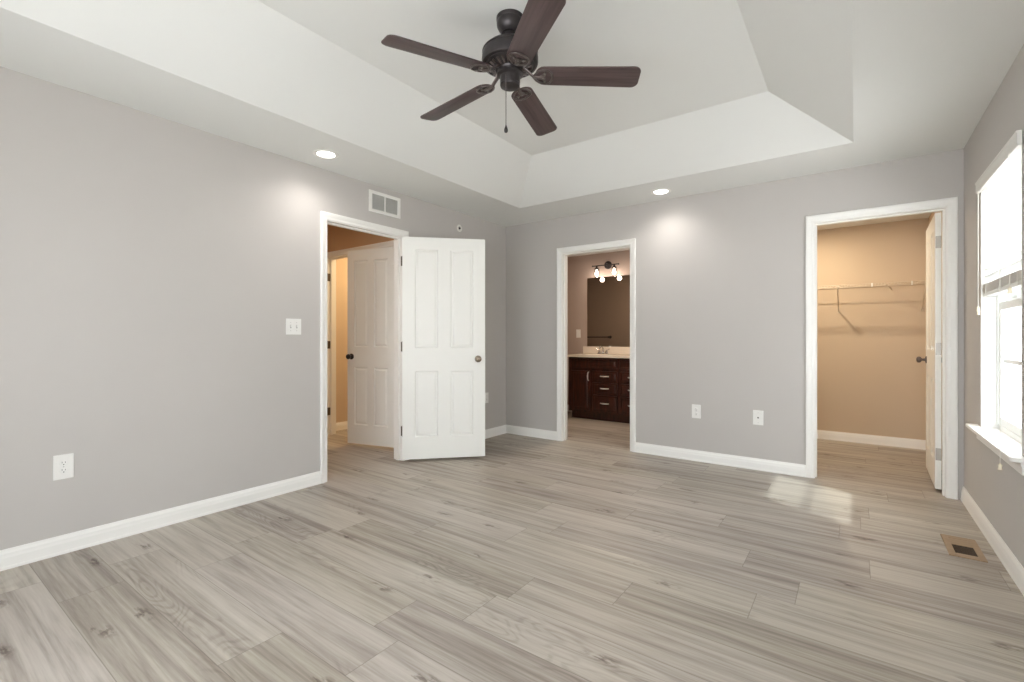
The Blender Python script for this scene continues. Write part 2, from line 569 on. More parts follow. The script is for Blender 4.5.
struct(MB().box(-1.84, -T, 0.0, T - 0.02, 0, H), 'wall_linen_back', M['closet'], 'back wall of the warm lit linen room', 'wall')

# ------------------------------------------------------------------ door trim, baseboards
CP = [(0.004, 0), (0.004, 0.008), (0.010, 0.011), (0.026, 0.012), (0.034, 0.015), (0.046, 0.018), (0.058, 0.018), (0.062, 0.015), (0.062, 0)]
mapL = lambda a, z, t: (t, a, z)
mapB = lambda a, z, t: (a, -t, z)
mapH = lambda a, z, t: (a, HY - t, z)


def frame_boxes(mb, axis, a0, a1, d0, d1, stop):
    """jamb boards and stops lining an opening between depths d0,d1"""
    def bx(p0, p1, q0, q1, z0, z1):
        if axis == 'y': mb.box(q0, q1, p0, p1, z0, z1)
        else: mb.box(p0, p1, q0, q1, z0, z1)
    bx(a0 - J, a0, d0, d1, 0, DZ + J); bx(a1, a1 + J, d0, d1, 0, DZ + J); bx(a0, a1, d0, d1, DZ, DZ + J)
    s0, s1 = stop
    bx(a0, a0 + 0.011, s0, s1, 0, DZ); bx(a1 - 0.011, a1, s0, s1, 0, DZ); bx(a0 + 0.011, a1 - 0.011, s0, s1, DZ - 0.011, DZ)


mb = MB().casing(CP, EY0, EY1, DZ, mapL)
frame_boxes(mb, 'y', EY0, EY1, -T, 0.0005, (-0.075, -0.040))
mb.casing(CP, EY0, EY1, DZ, lambda a, z, t: (-T - t, a, z))
struct(mb, 'trim_1', M['trim'], 'white casing and jamb around the entry doorway at left', 'door frame')
mb = MB().casing(CP, BX0, BX1, DZ, mapB)
frame_boxes(mb, 'x', BX0, BX1, -0.0005, T, (0.040, 0.075))
struct(mb, 'trim_2', M['trim'], 'white casing and jamb around the bathroom doorway', 'door frame')
mb = MB().casing(CP, CX0, CX1, DZ, mapB)
frame_boxes(mb, 'x', CX0, CX1, -0.0005, T, (0.035, 0.07))
struct(mb, 'trim_3', M['trim'], 'white casing and jamb around the closet doorway', 'door frame')
mb = MB().casing(CP, LX0, LX1, DZ, mapH)
frame_boxes(mb, 'x', LX0, LX1, HY - 0.0005, HY + T, (HY + 0.045, HY + 0.075))
struct(mb, 'trim_4', M['trim'], 'white casing around the double doorway seen in the hall', 'door frame')
for z in (0.274, 1.044, 1.824):
    pass

BP = [(0, 0), (0.017, 0), (0.017, 0.010), (0.0145, 0.017), (0.0135, 0.055), (0.0115, 0.066), (0.0105, 0.076), (0.0065, 0.086), (0.004, 0.096), (0, 0.096)]
def base(name, label, a, b, mapf):
    struct(MB().sweep(BP, a, b, mapf), name, M['trim'], label, 'baseboard')
bL = lambda a, t, z: (t, a, z)
bB = lambda a, t, z: (a, -t, z)
bR = lambda a, t, z: (W - t, a, z)
base('baseboard_left', 'long white baseboard along the left wall before the entry doorway', FRONT, EY0 - 0.062, bL)
base('baseboard_left_far', 'short white baseboard on the left wall behind the open panel door', EY1 + 0.062, 0.0, bL)
base('baseboard_back_corner', 'short white baseboard between the far corner and bathroom doorway', 0.0, BX0 - 0.062, bB)
base('baseboard_back', 'white baseboard between the bathroom and closet doorways', BX1 + 0.062, CX0 - 0.062, bB)
base('baseboard_right', 'white baseboard below the window on the right wall', FRONT, 0.0, bR)
base('baseboard_front', 'white baseboard behind the viewer', 0, W, lambda a, t, z: (a, FRONT + t, z))
base('baseboard_closet', 'white baseboard along the tan closet wall', 2.0, W - 0.012, lambda a, t, z: (a, 1.80 - t, z))
base('baseboard_bath', 'white baseboard on the bathroom wall left of the vanity', -1.3, 0.04, lambda a, t, z: (a, 1.90 - t, z))
base('baseboard_linen', 'white baseboard in the warm lit room past the hall door', HY + T, 0.0, lambda a, t, z: (-1.74 + t, a, z))

# ------------------------------------------------------------------ doors
def leaf(w, h, t, yside, z0, stile, mull, top=0.11, up_h=0.90, lock=0.21, low_h=0.60):
    """four-panel door leaf along +x from the pin; faces at y=yside and y=yside+t"""
    mb = MB(); bm = mb.bm
    pw = (w - 2 * stile - mull) / 2
    xs = [0, stile, stile + pw, stile + pw + mull, w - stile, w]
    bot = h - top - up_h - lock - low_h
    zs = [0, bot, bot + low_h, bot + low_h + lock, h - top, h]
    zs = [z0 + z for z in zs]
    xs = [0.003 + x for x in xs]
    panels = []
    grids = []
    for y in (yside, yside + t):
        g = [[bm.verts.new(Vector((x, y, z))) for x in xs] for z in zs]
        grids.append(g)
        for i in range(5):
            for k in range(5):
                q = (g[i][k], g[i][k + 1], g[i + 1][k + 1], g[i + 1][k])
                f = bm.faces.new(q if y == yside else q[::-1])
                if i in (1, 3) and k in (1, 3): panels.append(f)
    a, b = grids
    for k in range(5):
        bm.faces.new((a[0][k + 1], a[0][k], b[0][k], b[0][k + 1]))
        bm.faces.new((a[5][k], a[5][k + 1], b[5][k + 1], b[5][k]))
        bm.faces.new((a[k][0], a[k + 1][0], b[k + 1][0], b[k][0]))
        bm.faces.new((a[k + 1][5], a[k][5], b[k][5], b[k + 1][5]))
    bm.normal_update()
    bmesh.ops.inset_individual(bm, faces=panels, thickness=0.005, depth=-0.004)
    bmesh.ops.inset_individual(bm, faces=panels, thickness=0.007, depth=-0.008)
    bmesh.ops.inset_individual(bm, faces=panels, thickness=0.010, depth=0.0)
    bmesh.ops.inset_individual(bm, faces=panels, thickness=0.024, depth=0.009)
    return mb


def knob(parent, x, y, z, d, m):
    """round door knob with rosette; d is the outward y direction (+1/-1)"""
    prof = [(0.0, 0.0), (0.031, 0.0), (0.031, 0.004), (0.026, 0.008), (0.012, 0.011), (0.010, 0.026), (0.014, 0.032), (0.024, 0.038),
            (0.0275, 0.047), (0.0265, 0.056), (0.020, 0.063), (0.010, 0.066), (0.0, 0.0665)]
    k = MB().lathe(prof, (x, y, z), (0, d, 0), 28).build('door_knob', m, parent, 40, local=True)
    return k


def hinge(parent, z, m, plates=()):
    mb = MB()
    mb.cyl((0, 0, z - 0.044), (0, 0, z + 0.044), 0.0062, seg=14)
    for k in (-0.027, -0.009, 0.009, 0.027):
        mb.cyl((0, 0, z + k - 0.0006), (0, 0, z + k + 0.0006), 0.0066, seg=14)
    mb.cyl((0, 0, z + 0.044), (0, 0, z + 0.049), 0.0045, 0.002, seg=12)
    for (x0, x1, y0, y1) in plates:
        mb.box(x0, x1, y0, y1, z - 0.044, z + 0.044)
    mb.build('hinge', m, parent, 40, local=True)


HZ = (0.275, 1.045, 1.825)
# entry door, swung 136 degrees into the room
d1 = leaf(0.752, 2.018, 0.035, -0.039, 0.024, 0.11, 0.112).build('door_1', M['door'])
d1.location = (0.008, -1.594, 0); d1.rotation_euler = (0, 0, math.radians(136 - 90))
tag(d1, 'white four panel door swung wide open against the left wall', 'door', kind='structure')
knob(d1, 0.752 - 0.062, -0.039, 0.93, -1, M['knob']); knob(d1, 0.752 - 0.062, -0.004, 0.93, 1, M['knob'])
MB().box(0.752, 0.764, -0.030, -0.016, 0.921, 0.939, 0.002).build('latch', M['hinge'], d1, local=True)
for z in HZ: hinge(d1, z, M['darkhinge'], ((0.0005, 0.0035, -0.037, -0.003), (-0.012, 0.0, -0.0015, 0.0015)))
# closet door, swung 90 degrees into the closet
d2 = leaf(0.752, 2.018, 0.035, 0.008, 0.022, 0.11, 0.112).build('door_2', M['door'])
d2.location = (3.868, 0.122, 0); d2.rotation_euler = (0, 0, math.radians(88.6))
tag(d2, 'white closet door seen nearly edge on, opened into the closet', 'door', kind='structure')
knob(d2, 0.752 - 0.062, 0.043, 0.94, 1, M['bronze_edge']); knob(d2, 0.752 - 0.062, 0.008, 0.94, -1, M['bronze_edge'])
for z in HZ: hinge(d2, z, M['hinge'], ((0.0005, 0.003, 0.009, 0.040),))
# hall doors
d3 = leaf(0.60, 2.018, 0.035, -0.035, 0.022, 0.088, 0.078).build('door_3', M['door'])
d3.location = (LX1, HY - 0.008, 0); d3.rotation_euler = (0, 0, math.radians(180 + 13.8))
tag(d3, 'narrow white panel door standing ajar in the hall', 'door', kind='structure')
knob(d3, 0.60 - 0.05, 0.0, 0.93, 1, M['bronze']); knob(d3, 0.60 - 0.05, -0.035, 0.93, -1, M['bronze'])
for z in HZ: hinge(d3, z, M['darkhinge'])
d4 = leaf(0.58, 2.018, 0.035, 0.0, 0.022, 0.088, 0.078).build('door_4', M['door'])
d4.location = (LX0, HY - 0.024, 0); d4.rotation_euler = (0, 0, PI)
tag(d4, 'narrow white hall door folded back, only its hinges showing', 'door', kind='structure')
for z in HZ: hinge(d4, z, M['darkhinge'], ((-0.0035, -0.0005, -0.062, -0.004),))

# ------------------------------------------------------------------ window at right
w1 = thing('window_1', (W + 0.09, -0.98, WZ0), 'white double hung window under the half raised blind', 'window', kind='structure')
XA, XB = 4.025, 4.105
def sash_frame(mb, x0, x1, y0, y1, z0, z1, st, rl):
    mb.box(x0, x1, y0, y0 + st, z0, z1, 0.003).box(x0, x1, y1 - st, y1, z0, z1, 0.003)
    mb.box(x0, x1, y0 + st, y1 - st, z0, z0 + rl, 0.003).box(x0, x1, y0 + st, y1 - st, z1 - rl, z1, 0.003)
mb = MB(); sash_frame(mb, XA, XB, WY0, WY1, WZ0 + 0.018, WZ1, 0.03, 0.03)
mb.build('window_frame', M['vinyl'], w1)
mb = MB(); sash_frame(mb, 4.032, 4.062, WY0 + 0.03, WY1 - 0.03, 0.62, 1.33, 0.04, 0.045)
mb.box(4.043, 4.052, WY0 + 0.07, WY1 - 0.07, 0.982, 1.004)
s = mb.build('sash', M['vinyl'], w1)
MB().box(4.046, 4.049, WY0 + 0.07, WY1 - 0.07, 0.665, 1.285).build('pane', M['glass'], s)
mb = MB(); sash_frame(mb, 4.066, 4.096, WY0 + 0.03, WY1 - 0.03, 1.30, 2.03, 0.04, 0.04)
mb.box(4.068, 4.094, WY0 + 0.07, WY1 - 0.07, 1.335, 1.44, 0.003)  # extra deep rail, added to block sun slipping under the blind
mb.box(4.077, 4.086, WY0 + 0.07, WY1 - 0.07, 1.655, 1.677)
s = mb.build('sash', M['vinyl'], w1)
MB().box(4.080, 4.083, WY0 + 0.07, WY1 - 0.07, 1.44, 1.99).build('pane', M['glass'], s)
MB().box(4.022, 4.034, -1.02, -0.94, 1.33, 1.342, 0.003).build('sash_lock', M['vinyl'], w1)
# white lining of the recess
mb = MB().box(W - 0.001, XA, WY1 - 0.006, WY1, WZ0 + 0.018, WZ1).box(W - 0.001, XA, WY0, WY0 + 0.006, WZ0 + 0.018, WZ1).box(W - 0.001, XA, WY0, WY1, WZ1 - 0.006, WZ1)
struct(mb, 'trim_5', M['trim'], 'white lining of the window recess', 'window trim')
# stool with horns and apron
mb = MB()
ol = [(XA + 0.005, WY0), (W, WY0), (W, -1.505), (3.912, -1.505), (3.905, -1.498), (3.905, -0.468), (3.912, -0.461), (W, -0.461), (W, WY1), (XA + 0.005, WY1)]
mb.prism(ol, 0.02, bev=0.004); mb.xform(Matrix.Translation((0, 0, WZ0)))
AP = [(0, 0), (0.011, 0), (0.011, 0.03), (0.015, 0.045), (0.015, 0.06), (0, 0.06)]
mb.sweep(AP, -1.47, -0.50, lambda a, t, z: (W - t, a, WZ0 - 0.06 + z))
struct(mb, 'trim_6', M['trim'], 'white window sill with apron on the right wall', 'window sill')
# plain unseen windows, added behind the viewer to bring in daylight
for n, (a, b) in enumerate(FW):
    wo = thing('window_%d' % (n + 2), ((a + b) / 2, FRONT - 0.1, 0.30), 'added unseen window behind the viewer, %s side' % ('left' if n == 0 else 'right'), 'window', kind='structure')
    mb = MB()
    y0, y1 = FRONT - 0.12, FRONT - 0.06
    mb.box(a, a + 0.05, y0, y1, 0.30, 2.0).box(b - 0.05, b, y0, y1, 0.30, 2.0).box(a + 0.05, b - 0.05, y0, y1, 0.30, 0.36).box(a + 0.05, b - 0.05, y0, y1, 1.94, 2.0)
    mb.box(a + 0.05, b - 0.05, y0, y1, 1.13, 1.18)
    mb.build('window_frame', M['vinyl'], wo)
    MB().box(a + 0.05, b - 0.05, FRONT - 0.092, FRONT - 0.088, 0.36, 1.94).build('pane', M['glass'], wo)

# ------------------------------------------------------------------ blind
bl = thing('window_blind', (W + 0.015, -0.98, 2.05), 'white horizontal slat blind half raised over the right window', 'blind')
B0, B1 = WY0 + 0.014, WY1 - 0.014
MB().box(3.962, 4.018, B0, B1, 2.0, 2.05, 0.002).build('headrail', M['valance'], bl)
VP_ = [(0, 0), (0.012, 0), (0.016, 0.006), (0.016, 0.052), (0.019, 0.058), (0.019, 0.066), (0, 0.066)]
mb = MB().sweep(VP_, WY0 - 0.028, WY1 + 0.016, lambda a, t, z: (3.956 - t, a, 1.992 + z))
mb.build('valance', M['valance'], bl)
nsl = 13
zt_, zb_ = 1.975, 1.475
sl0 = None
for i in range(nsl):
    z = zt_ - (zt_ - zb_) * i / (nsl - 1)
    if sl0 is None:
        pr_ = []
        for k in range(9):
            q = -1 + 2 * k / 8
            pr_.append((q * 0.0245, 0.0028 * (1 - q * q)))
        outl = pr_ + [(x, zz + 0.0031) for x, zz in reversed(pr_)]
        mb = MB().sweep(outl, B0 + 0.006, B1 - 0.006, lambda a, t, z: (t, a, z))
        sl0 = mb.build('slat', M['blind'], bl, 40, local=True)
        sl0.rotation_euler = (0, math.radians(22), 0)
        o = sl0
    else:
        o = sl0.copy(); COL.objects.link(o); o.parent = bl
    o.location = Vector((3.99, 0, z)) - bl.location
# vertical placing of the copied slats uses room y directly
for o in bl.children:
    if o.name.startswith('slat'): o.location.y = -bl.location.y
for i in range(14):                                   # the gathered stack
    z = 1.389 + i * 0.0037
    o = sl0.copy(); COL.objects.link(o); o.parent = bl
    o.rotation_euler = (0, 0, 0)
    o.location = Vector((3.99, 0, z)) - bl.location
MB().box(3.966, 4.014, B0 + 0.006, B1 - 0.006, 1.368, 1.388, 0.003).build('bottom_rail', M['blind'], bl)
for y in (WY1 - 0.10, -0.98, WY0 + 0.10):
    mb = MB()
    for x in (3.9645, 4.0155): mb.cyl((x, y, 1.37), (x, y, 2.0), 0.0009, seg=6)
    mb.build('ladder_cord', M['cord'], bl)
def tassel(x, y, z, parent):
    prof = [(0.0, 0.030), (0.003, 0.030), (0.004, 0.026), (0.0075, 0.023), (0.0075, 0.018), (0.006, 0.014), (0.008, 0.004), (0.0085, 0.0), (0.0, 0.0)]
    MB().lathe(prof, (x, y, z), seg=16).build('tassel', M['tassel'], parent, 40)
def cord(x, y, z, x2=None, y2=None):
    mb = MB().tube([(x2 or x, y2 or y, 1.995), (x, y, 1.6), (x, y, z + 0.03)], 0.0013, 6)
    c = mb.build('pull_cord', M['cord'], bl)
    tassel(x, y, z, c)
cord(3.944, -0.582, 1.285); cord(3.942, -0.604, 1.262)
cord(3.940, -1.318, 1.335)
cord(3.893, -1.40, 0.515, 3.935, -1.33)

# ------------------------------------------------------------------ ceiling fan
fc = Vector((1.944, -2.574))
fan = thing('ceiling_fan', (fc.x, fc.y, ZU), 'dark bronze five blade ceiling fan hanging from the tray ceiling', 'ceiling fan')
C3 = (fc.x, fc.y, 0)
MB().lathe([(0.0, 2.735), (0.069, 2.735), (0.069, 2.722), (0.066, 2.716), (0.068, 2.708), (0.066, 2.692), (0.058, 2.676), (0.047, 2.664), (0.040, 2.658), (0.0, 2.658)], C3, seg=48).build('canopy', M['bronze'], fan, 35)
MB().lathe([(0.0, 2.662), (0.033, 2.662), (0.036, 2.652), (0.026, 2.642), (0.014, 2.640), (0.014, 2.60), (0.034, 2.598), (0.04, 2.585), (0.0, 2.585)], C3, seg=32).build('downrod', M['bronze'], fan, 35)
MB().lathe([(0.0, 2.594), (0.05, 2.592), (0.095, 2.588), (0.122, 2.580), (0.136, 2.568), (0.1405, 2.562), (0.1405, 2.558), (0.1375, 2.556), (0.1400, 2.552),
            (0.1415, 2.530), (0.1415, 2.508), (0.138, 2.500), (0.126, 2.495), (0.118, 2.497), (0.110, 2.492), (0.085, 2.480), (0.066, 2.472), (0.060, 2.458), (0.0, 2.458)], C3, seg=64).build('motor_housing', M['bronze'], fan, 30)
# vent ribs on the underside of the motor
mb = MB()
for k in range(24):
    a = 2 * PI * k / 24
    p0 = (fc.x + 0.072 * math.cos(a), fc.y + 0.072 * math.sin(a), 2.4725)
    p1 = (fc.x + 0.108 * math.cos(a), fc.y + 0.108 * math.sin(a), 2.4895)
    mb.tube([p0, p1], [0.004, 0.006], 6)
mb.build('vent_ring', M['bronze_edge'], fan, 40)
MB().lathe([(0.0, 2.460), (0.066, 2.460), (0.066, 2.448), (0.056, 2.444), (0.0505, 2.440), (0.0505, 2.408), (0.049, 2.403), (0.0505, 2.399), (0.048, 2.390), (0.036, 2.384), (0.0, 2.383)], C3, seg=48).build('switch_housing', M['bronze'], fan, 30)
ZB = 2.444
def blade_outline(n=10):
    r0, r1 = 0.126, 0.642
    w0, w1 = 0.060, 0.068
    pts = []
    for i in range(n + 1):                    # rounded root
        a = PI / 2 + PI * i / n
        pts.append((r0 + 0.045 + 0.045 * math.cos(a), w0 * math.sin(a)))
    rc = 0.03
    for (cx_, cy_, a0) in ((r1 - rc - 0.004, -(w1 - rc), -PI / 2), (r1 - rc - 0.004, (w1 - rc), 0)):
        for i in range(7):
            a = a0 + PI / 2 * i / 6
            pts.append((cx_ + rc * math.cos(a) + 0.004 * (1 - abs(math.sin(a))), cy_ + rc * math.sin(a)))
    return pts
first = None
for k in range(5):
    ang = math.radians(32.2 + 72 * k)
    if first is None:
        mb = MB().prism(blade_outline(), 0.006, bev=0.0015)
        mb.xform(Matrix.Translation((0, 0, 0)) @ Matrix.Rotation(math.radians(-12), 4, 'X'))
        b = mb.build('blade', M['blade'], fan, 40, local=True)
        # blade iron: stem from the hub, open horseshoe loop with cross foot, screws
        mb = MB()
        R = Matrix.Rotation(math.radians(-12), 4, 'X')
        mb.tube([(0.050, 0, 0.036), (0.075, 0, 0.033), (0.098, 0, 0.014), (0.120, 0, -0.004), (0.150, 0, -0.007), (0.178, 0, -0.005)], [0.017, 0.015, 0.012, 0.011, 0.012, 0.011], 10, flat=0.5)
        loop = [(0.150, 0.004), (0.163, 0.022), (0.180, 0.036), (0.205, 0.044), (0.228, 0.038), (0.241, 0.020), (0.245, 0.0),
                (0.241, -0.020), (0.228, -0.038), (0.205, -0.044), (0.180, -0.036), (0.163, -0.022), (0.150, -0.004)]
        mb.tube([R @ Vector((x, y, -0.004)) for x, y in [(q[0] - 0.032, q[1] * 1.08) for q in loop]], 0.0055, 8, closed=True, flat=0.7)
        for s_ in (1, -1):
            mb.tube([R @ Vector(q) for q in ((0.150, 0, -0.005), (0.166, 0.012 * s_, -0.005), (0.176, 0.026 * s_, -0.004), (0.174, 0.044 * s_, -0.003))], [0.008, 0.007, 0.006, 0.005], 8, flat=0.6)
        mb.build('blade_iron', M['bronze_edge'], b, 45, local=True)
        for x, y in ((0.166, 0.0), (0.175, 0.024), (0.175, -0.024)):
            mb = MB()
            c = R @ Vector((x, y, -0.009)); n_ = R @ Vector((0, 0, -1))
            mb.lathe([(0.0, -0.004), (0.0055, -0.004), (0.0055, 0.0015), (0.003, 0.0035), (0.0, 0.004)], c, n_, 12)
            mb.build('screw', M['nickel'], b, 40, local=True)
        first = b
    else:
        b = copy_tree(first, fan)
    b.location = Vector((fc.x, fc.y, ZB)) - fan.location
    b.rotation_euler = (0, math.radians(2.9), ang)
pcx, pcy = 1.944 - 0.018 * 0.81 + 0.0525 * 0.56, -2.574 - 0.018 * 0.587 - 0.0525 * 0.83
mb = MB().tube([(pcx - 0.012 * 0.56, pcy + 0.012 * 0.83, 2.425), (pcx - 0.002, pcy, 2.424), (pcx, pcy, 2.418), (pcx, pcy, 2.17)], 0.0016, 6)
z = 2.416
while z > 2.175:
    mb.cyl((pcx, pcy, z - 0.0016), (pcx, pcy, z + 0.0016), 0.0022, seg=6); z -= 0.006
pc = mb.build('pull_chain', M['bronze_edge'], fan, 40)
MB().lathe([(0.0, 2.176), (0.002, 2.175), (0.0035, 2.168), (0.008, 2.156), (0.0098, 2.147), (0.008, 2.138), (0.0, 2.133)], (pcx, pcy, 0), seg=20).build('pendant', M['bronze'], pc, 50)

# ------------------------------------------------------------------ recessed downlights
def downlight(x, y, label, energy):
    t = thing('recessed_light', (x, y, H), label, 'ceiling light', 'lit recessed downlights in the soffit')
    MB().lathe([(0.058, 0.0), (0.088, 0.0), (0.088, -0.003), (0.080, -0.006), (0.066, -0.006), (0.058, -0.002)], (x, y, H), seg=40, caps=False).build('trim_ring', M['trim'], t, 40)
    MB().lathe([(0.0, -0.0035), (0.060, -0.0035), (0.060, -0.0005), (0.0, -0.0005)], (x, y, H), seg=40).build('lens', M['lens'], t, 40)
    lamp('SPOT', 'downlight_lamp', (x, y, H - 0.02), energy, (1.0, 0.95, 0.91), t, spot_size=math.radians(150), spot_blend=1.0, shadow_soft_size=0.05)
downlight(0.287, -2.54, 'lit round recessed downlight in the soffit above the left wall', 17)
downlight(1.940, -0.273, 'lit round recessed downlight in the soffit between bathroom and closet', 17)

# ------------------------------------------------------------------ wall vent, sprinkler, plates
v = thing('air_return_vent', (0, -1.785, 2.30), 'white two section air return grille high above the entry doorway', 'air vent')
y0, y1, z0, z1 = -1.957, -1.613, 2.207, 2.391
mb = MB().box(0, 0.0078, y0 + 0.033, y1 - 0.033, z0, z0 + 0.026, 0.0015).box(0, 0.0078, y0 + 0.033, y1 - 0.033, z1 - 0.026, z1, 0.0015)
mb.box(0, 0.008, y0, y0 + 0.034, z0, z1, 0.002).box(0, 0.008, y1 - 0.034, y1, z0, z1, 0.002)
mb.build('vent_frame', M['vent'], v)
MB().box(0, 0.007, -1.792, -1.778, z0 + 0.02, z1 - 0.02, 0.001).build('vent_divider', M['vent'], v)
MB().box(0.0002, 0.0012, y0 + 0.03, y1 - 0.03, z0 + 0.02, z1 - 0.02).build('vent_back', M['ventgap'], v)
lv0 = None
n = 15
for s_ in (0, 1):
    ya, yb = ((y0 + 0.03, -1.791), (-1.779, y1 - 0.03))[s_]
    mb = MB()
    for i in range(n):
        z = z0 + 0.03 + (z1 - z0 - 0.058) * i / (n - 1)
        mb.poly([(0.0015, ya, z + 0.004), (0.0015, yb, z + 0.004), (0.006, yb, z - 0.0025), (0.006, ya, z - 0.0025)])
        mb.poly([(0.0015, ya, z + 0.003), (0.0015, yb, z + 0.003), (0.006, yb, z - 0.0035), (0.006, ya, z - 0.0035)])
    mb.build('louver_bank', M['louver'], v)

s = thing('sprinkler_head', (0, -0.817, 2.272), 'small round white sidewall sprinkler with dark centre above the panel door', 'sprinkler')
MB().lathe([(0.020, 0.0), (0.038, 0.0), (0.038, 0.003), (0.032, 0.007), (0.024, 0.007), (0.020, 0.003)], (0, -0.817, 2.272), (1, 0, 0), 32, caps=False).build('escutcheon', M['sprk'], s, 40)
MB().lathe([(0.0, 0.0005), (0.022, 0.0005), (0.022, 0.0015), (0.0, 0.0015)], (0, -0.817, 2.272), (1, 0, 0), 24).build('recess', M['groove'], s)
mb = MB().lathe([(0.0, 0.0), (0.011, 0.0), (0.010, 0.006), (0.006, 0.008), (0.006, 0.012), (0.0, 0.012)], (0, -0.817, 2.272), (1, 0, 0), 16)
mb.box(0.010, 0.013, -0.827, -0.807, 2.267, 2.277)
mb.build('nozzle', M['slot'], s, 40)


def plate(name, wall, a, z, w, h, label, cat, face, group=None):
    """wall plate; wall 'L','B' (room) or 'V' (bath wall); returns the thing and a mapper (along,height,out)"""
    f = {'L': lambda u, q, t: (t, a + u, z + q), 'B': lambda u, q, t: (a + u, -t, z + q), 'V': lambda u, q, t: (a + u, 1.90 - t, z + q)}[wall]
    t = thing(name, f(0, 0, 0), label, cat, group)
    def bx(u0, u1, q0, q1, t0, t1, bev=0.0):
        p, q = f(u0, q0, t0), f(u1, q1, t1)
        return [min(p[0], q[0]), max(p[0], q[0]), min(p[1], q[1]), max(p[1], q[1]), min(p[2], q[2]), max(p[2], q[2]), bev]
    MB().box(*bx(-w / 2, w / 2, -h / 2, h / 2, 0, 0.0055, 0.002)).build('cover_plate', M['plate'], t)
    n_ = {'L': (1, 0, 0), 'B': (0, -1, 0), 'V': (0, -1, 0)}[wall]
    for kind, u, q in face:
        if kind == 'toggle':
            MB().box(*bx(u - 0.0055, u + 0.0055, q - 0.012, q + 0.012, 0.0045, 0.0062)).build('toggle_slot', M['groove'], t)
            MB().box(*bx(u - 0.0035, u + 0.0035, q - 0.002, q + 0.009, 0.005, 0.016, 0.001)).build('toggle', M['plate'], t)
            for s_ in (-1, 1):
                MB().lathe([(0.0, 0), (0.003, 0), (0.0025, 0.001), (0, 0.0012)], f(u, q + 0.030 * s_, 0.0055), n_, 10).build('screw', M['groove'], t)
        elif kind == 'socket':
            MB().lathe([(0.0, 0.0), (0.0168, 0.0), (0.0168, 0.0022), (0.0155, 0.003), (0.0, 0.003)], f(u, q, 0.0045), n_, 28).build('receptacle', M['plate'], t, 40)
            mb = MB()
            mb.box(*bx(u - 0.0072, u - 0.0052, q + 0.0005, q + 0.0085, 0.0074, 0.0078)).box(*bx(u + 0.0052, u + 0.0072, q + 0.0005, q + 0.0075, 0.0074, 0.0078))
            mb.lathe([(0.0, 0.0), (0.0026, 0.0), (0.0026, 0.0004), (0.0, 0.0004)], f(u, q - 0.0075, 0.0074), n_, 12)
            mb.build('socket_slots', M['slot'], t)
        elif kind == 'coax':
            MB().lathe([(0.0, 0.0), (0.0065, 0.0), (0.0065, 0.002), (0.0046, 0.002), (0.0046, 0.010), (0.0, 0.010)], f(u, q, 0.0055), n_, 16).build('coax_jack', M['slot'], t, 40)
        elif kind == 'rocker':
            MB().box(*bx(u - 0.016, u + 0.016, q - 0.033, q + 0.033, 0.004, 0.008, 0.0015)).build('rocker', M['plate'], t)
        elif kind == 'screw':
            MB().lathe([(0.0, 0), (0.003, 0), (0.0025, 0.001), (0, 0.0012)], f(u, q, 0.0055), n_, 10).build('screw', M['groove'], t)
    return t


plate('light_switch', 'L', -2.622, 1.208, 0.117, 0.117, 'white double toggle switch plate left of the entry doorway', 'light switch',
      [('toggle', -0.023, 0), ('toggle', 0.023, 0)])
duo = [('socket', 0, 0.0195), ('socket', 0, -0.0195), ('screw', 0, 0)]
plate('electrical_outlet', 'L', -3.872, 0.452, 0.080, 0.128, 'white duplex outlet low on the long left wall', 'outlet', duo, 'wall outlets')
plate('electrical_outlet', 'L', -0.372, 0.452, 0.072, 0.116, 'white outlet between the open panel door edge and far corner', 'outlet', duo, 'wall outlets')
plate('electrical_outlet', 'B', 2.175, 0.452, 0.078, 0.124, 'white duplex outlet on the wall right of the bathroom doorway', 'outlet', duo, 'wall outlets')
plate('cable_outlet', 'B', 2.683, 0.445, 0.080, 0.124, 'white cable jack plate with one dark centre near the closet', 'outlet',
      [('coax', 0, 0), ('screw', 0, 0.042), ('screw', 0, -0.042)])
plate('light_switch', 'V', -0.043, 1.19, 0.072, 0.125, 'white rocker switch on the bathroom wall left of the mirror', 'light switch', [('rocker', 0, 0)])

# ------------------------------------------------------------------ floor register
r = thing('floor_register', (3.818, -1.02, 0), 'tan floor register with half dark opening beside the right wall', 'floor vent')
x0, x1, y0, y1 = 3.745, 3.889, -1.185, -0.868
mb = MB().box(x0, x0 + 0.03, y0, y1, 0, 0.006, 0.002).box(x1 - 0.028, x1, y0, y1, 0, 0.006, 0.002)
mb.box(x0 + 0.03, x1 - 0.028, y0, y0 + 0.045, 0, 0.006, 0.002).box(x0 + 0.03, x1 - 0.028, y1 - 0.04, y1, 0, 0.006, 0.002)
mb.build('register_frame', M['regwood'], r)
MB().box(x0 + 0.028, x1 - 0.026, y0 + 0.043, y1 - 0.038, 0.0003, 0.0012).build('duct_opening', M['regdark'], r)
MB().box(x0 + 0.03, x1 - 0.028, -1.005, y1 - 0.04, 0.001, 0.0045, 0.001).build('damper_plate', M['regwood'], r)
for i in range(7):
    y = y0 + 0.055 + i * 0.0165
    MB().box(x0 + 0.03, x1 - 0.028, y, y + 0.002, 0.001, 0.0035).build('louver', M['regslat'], r)

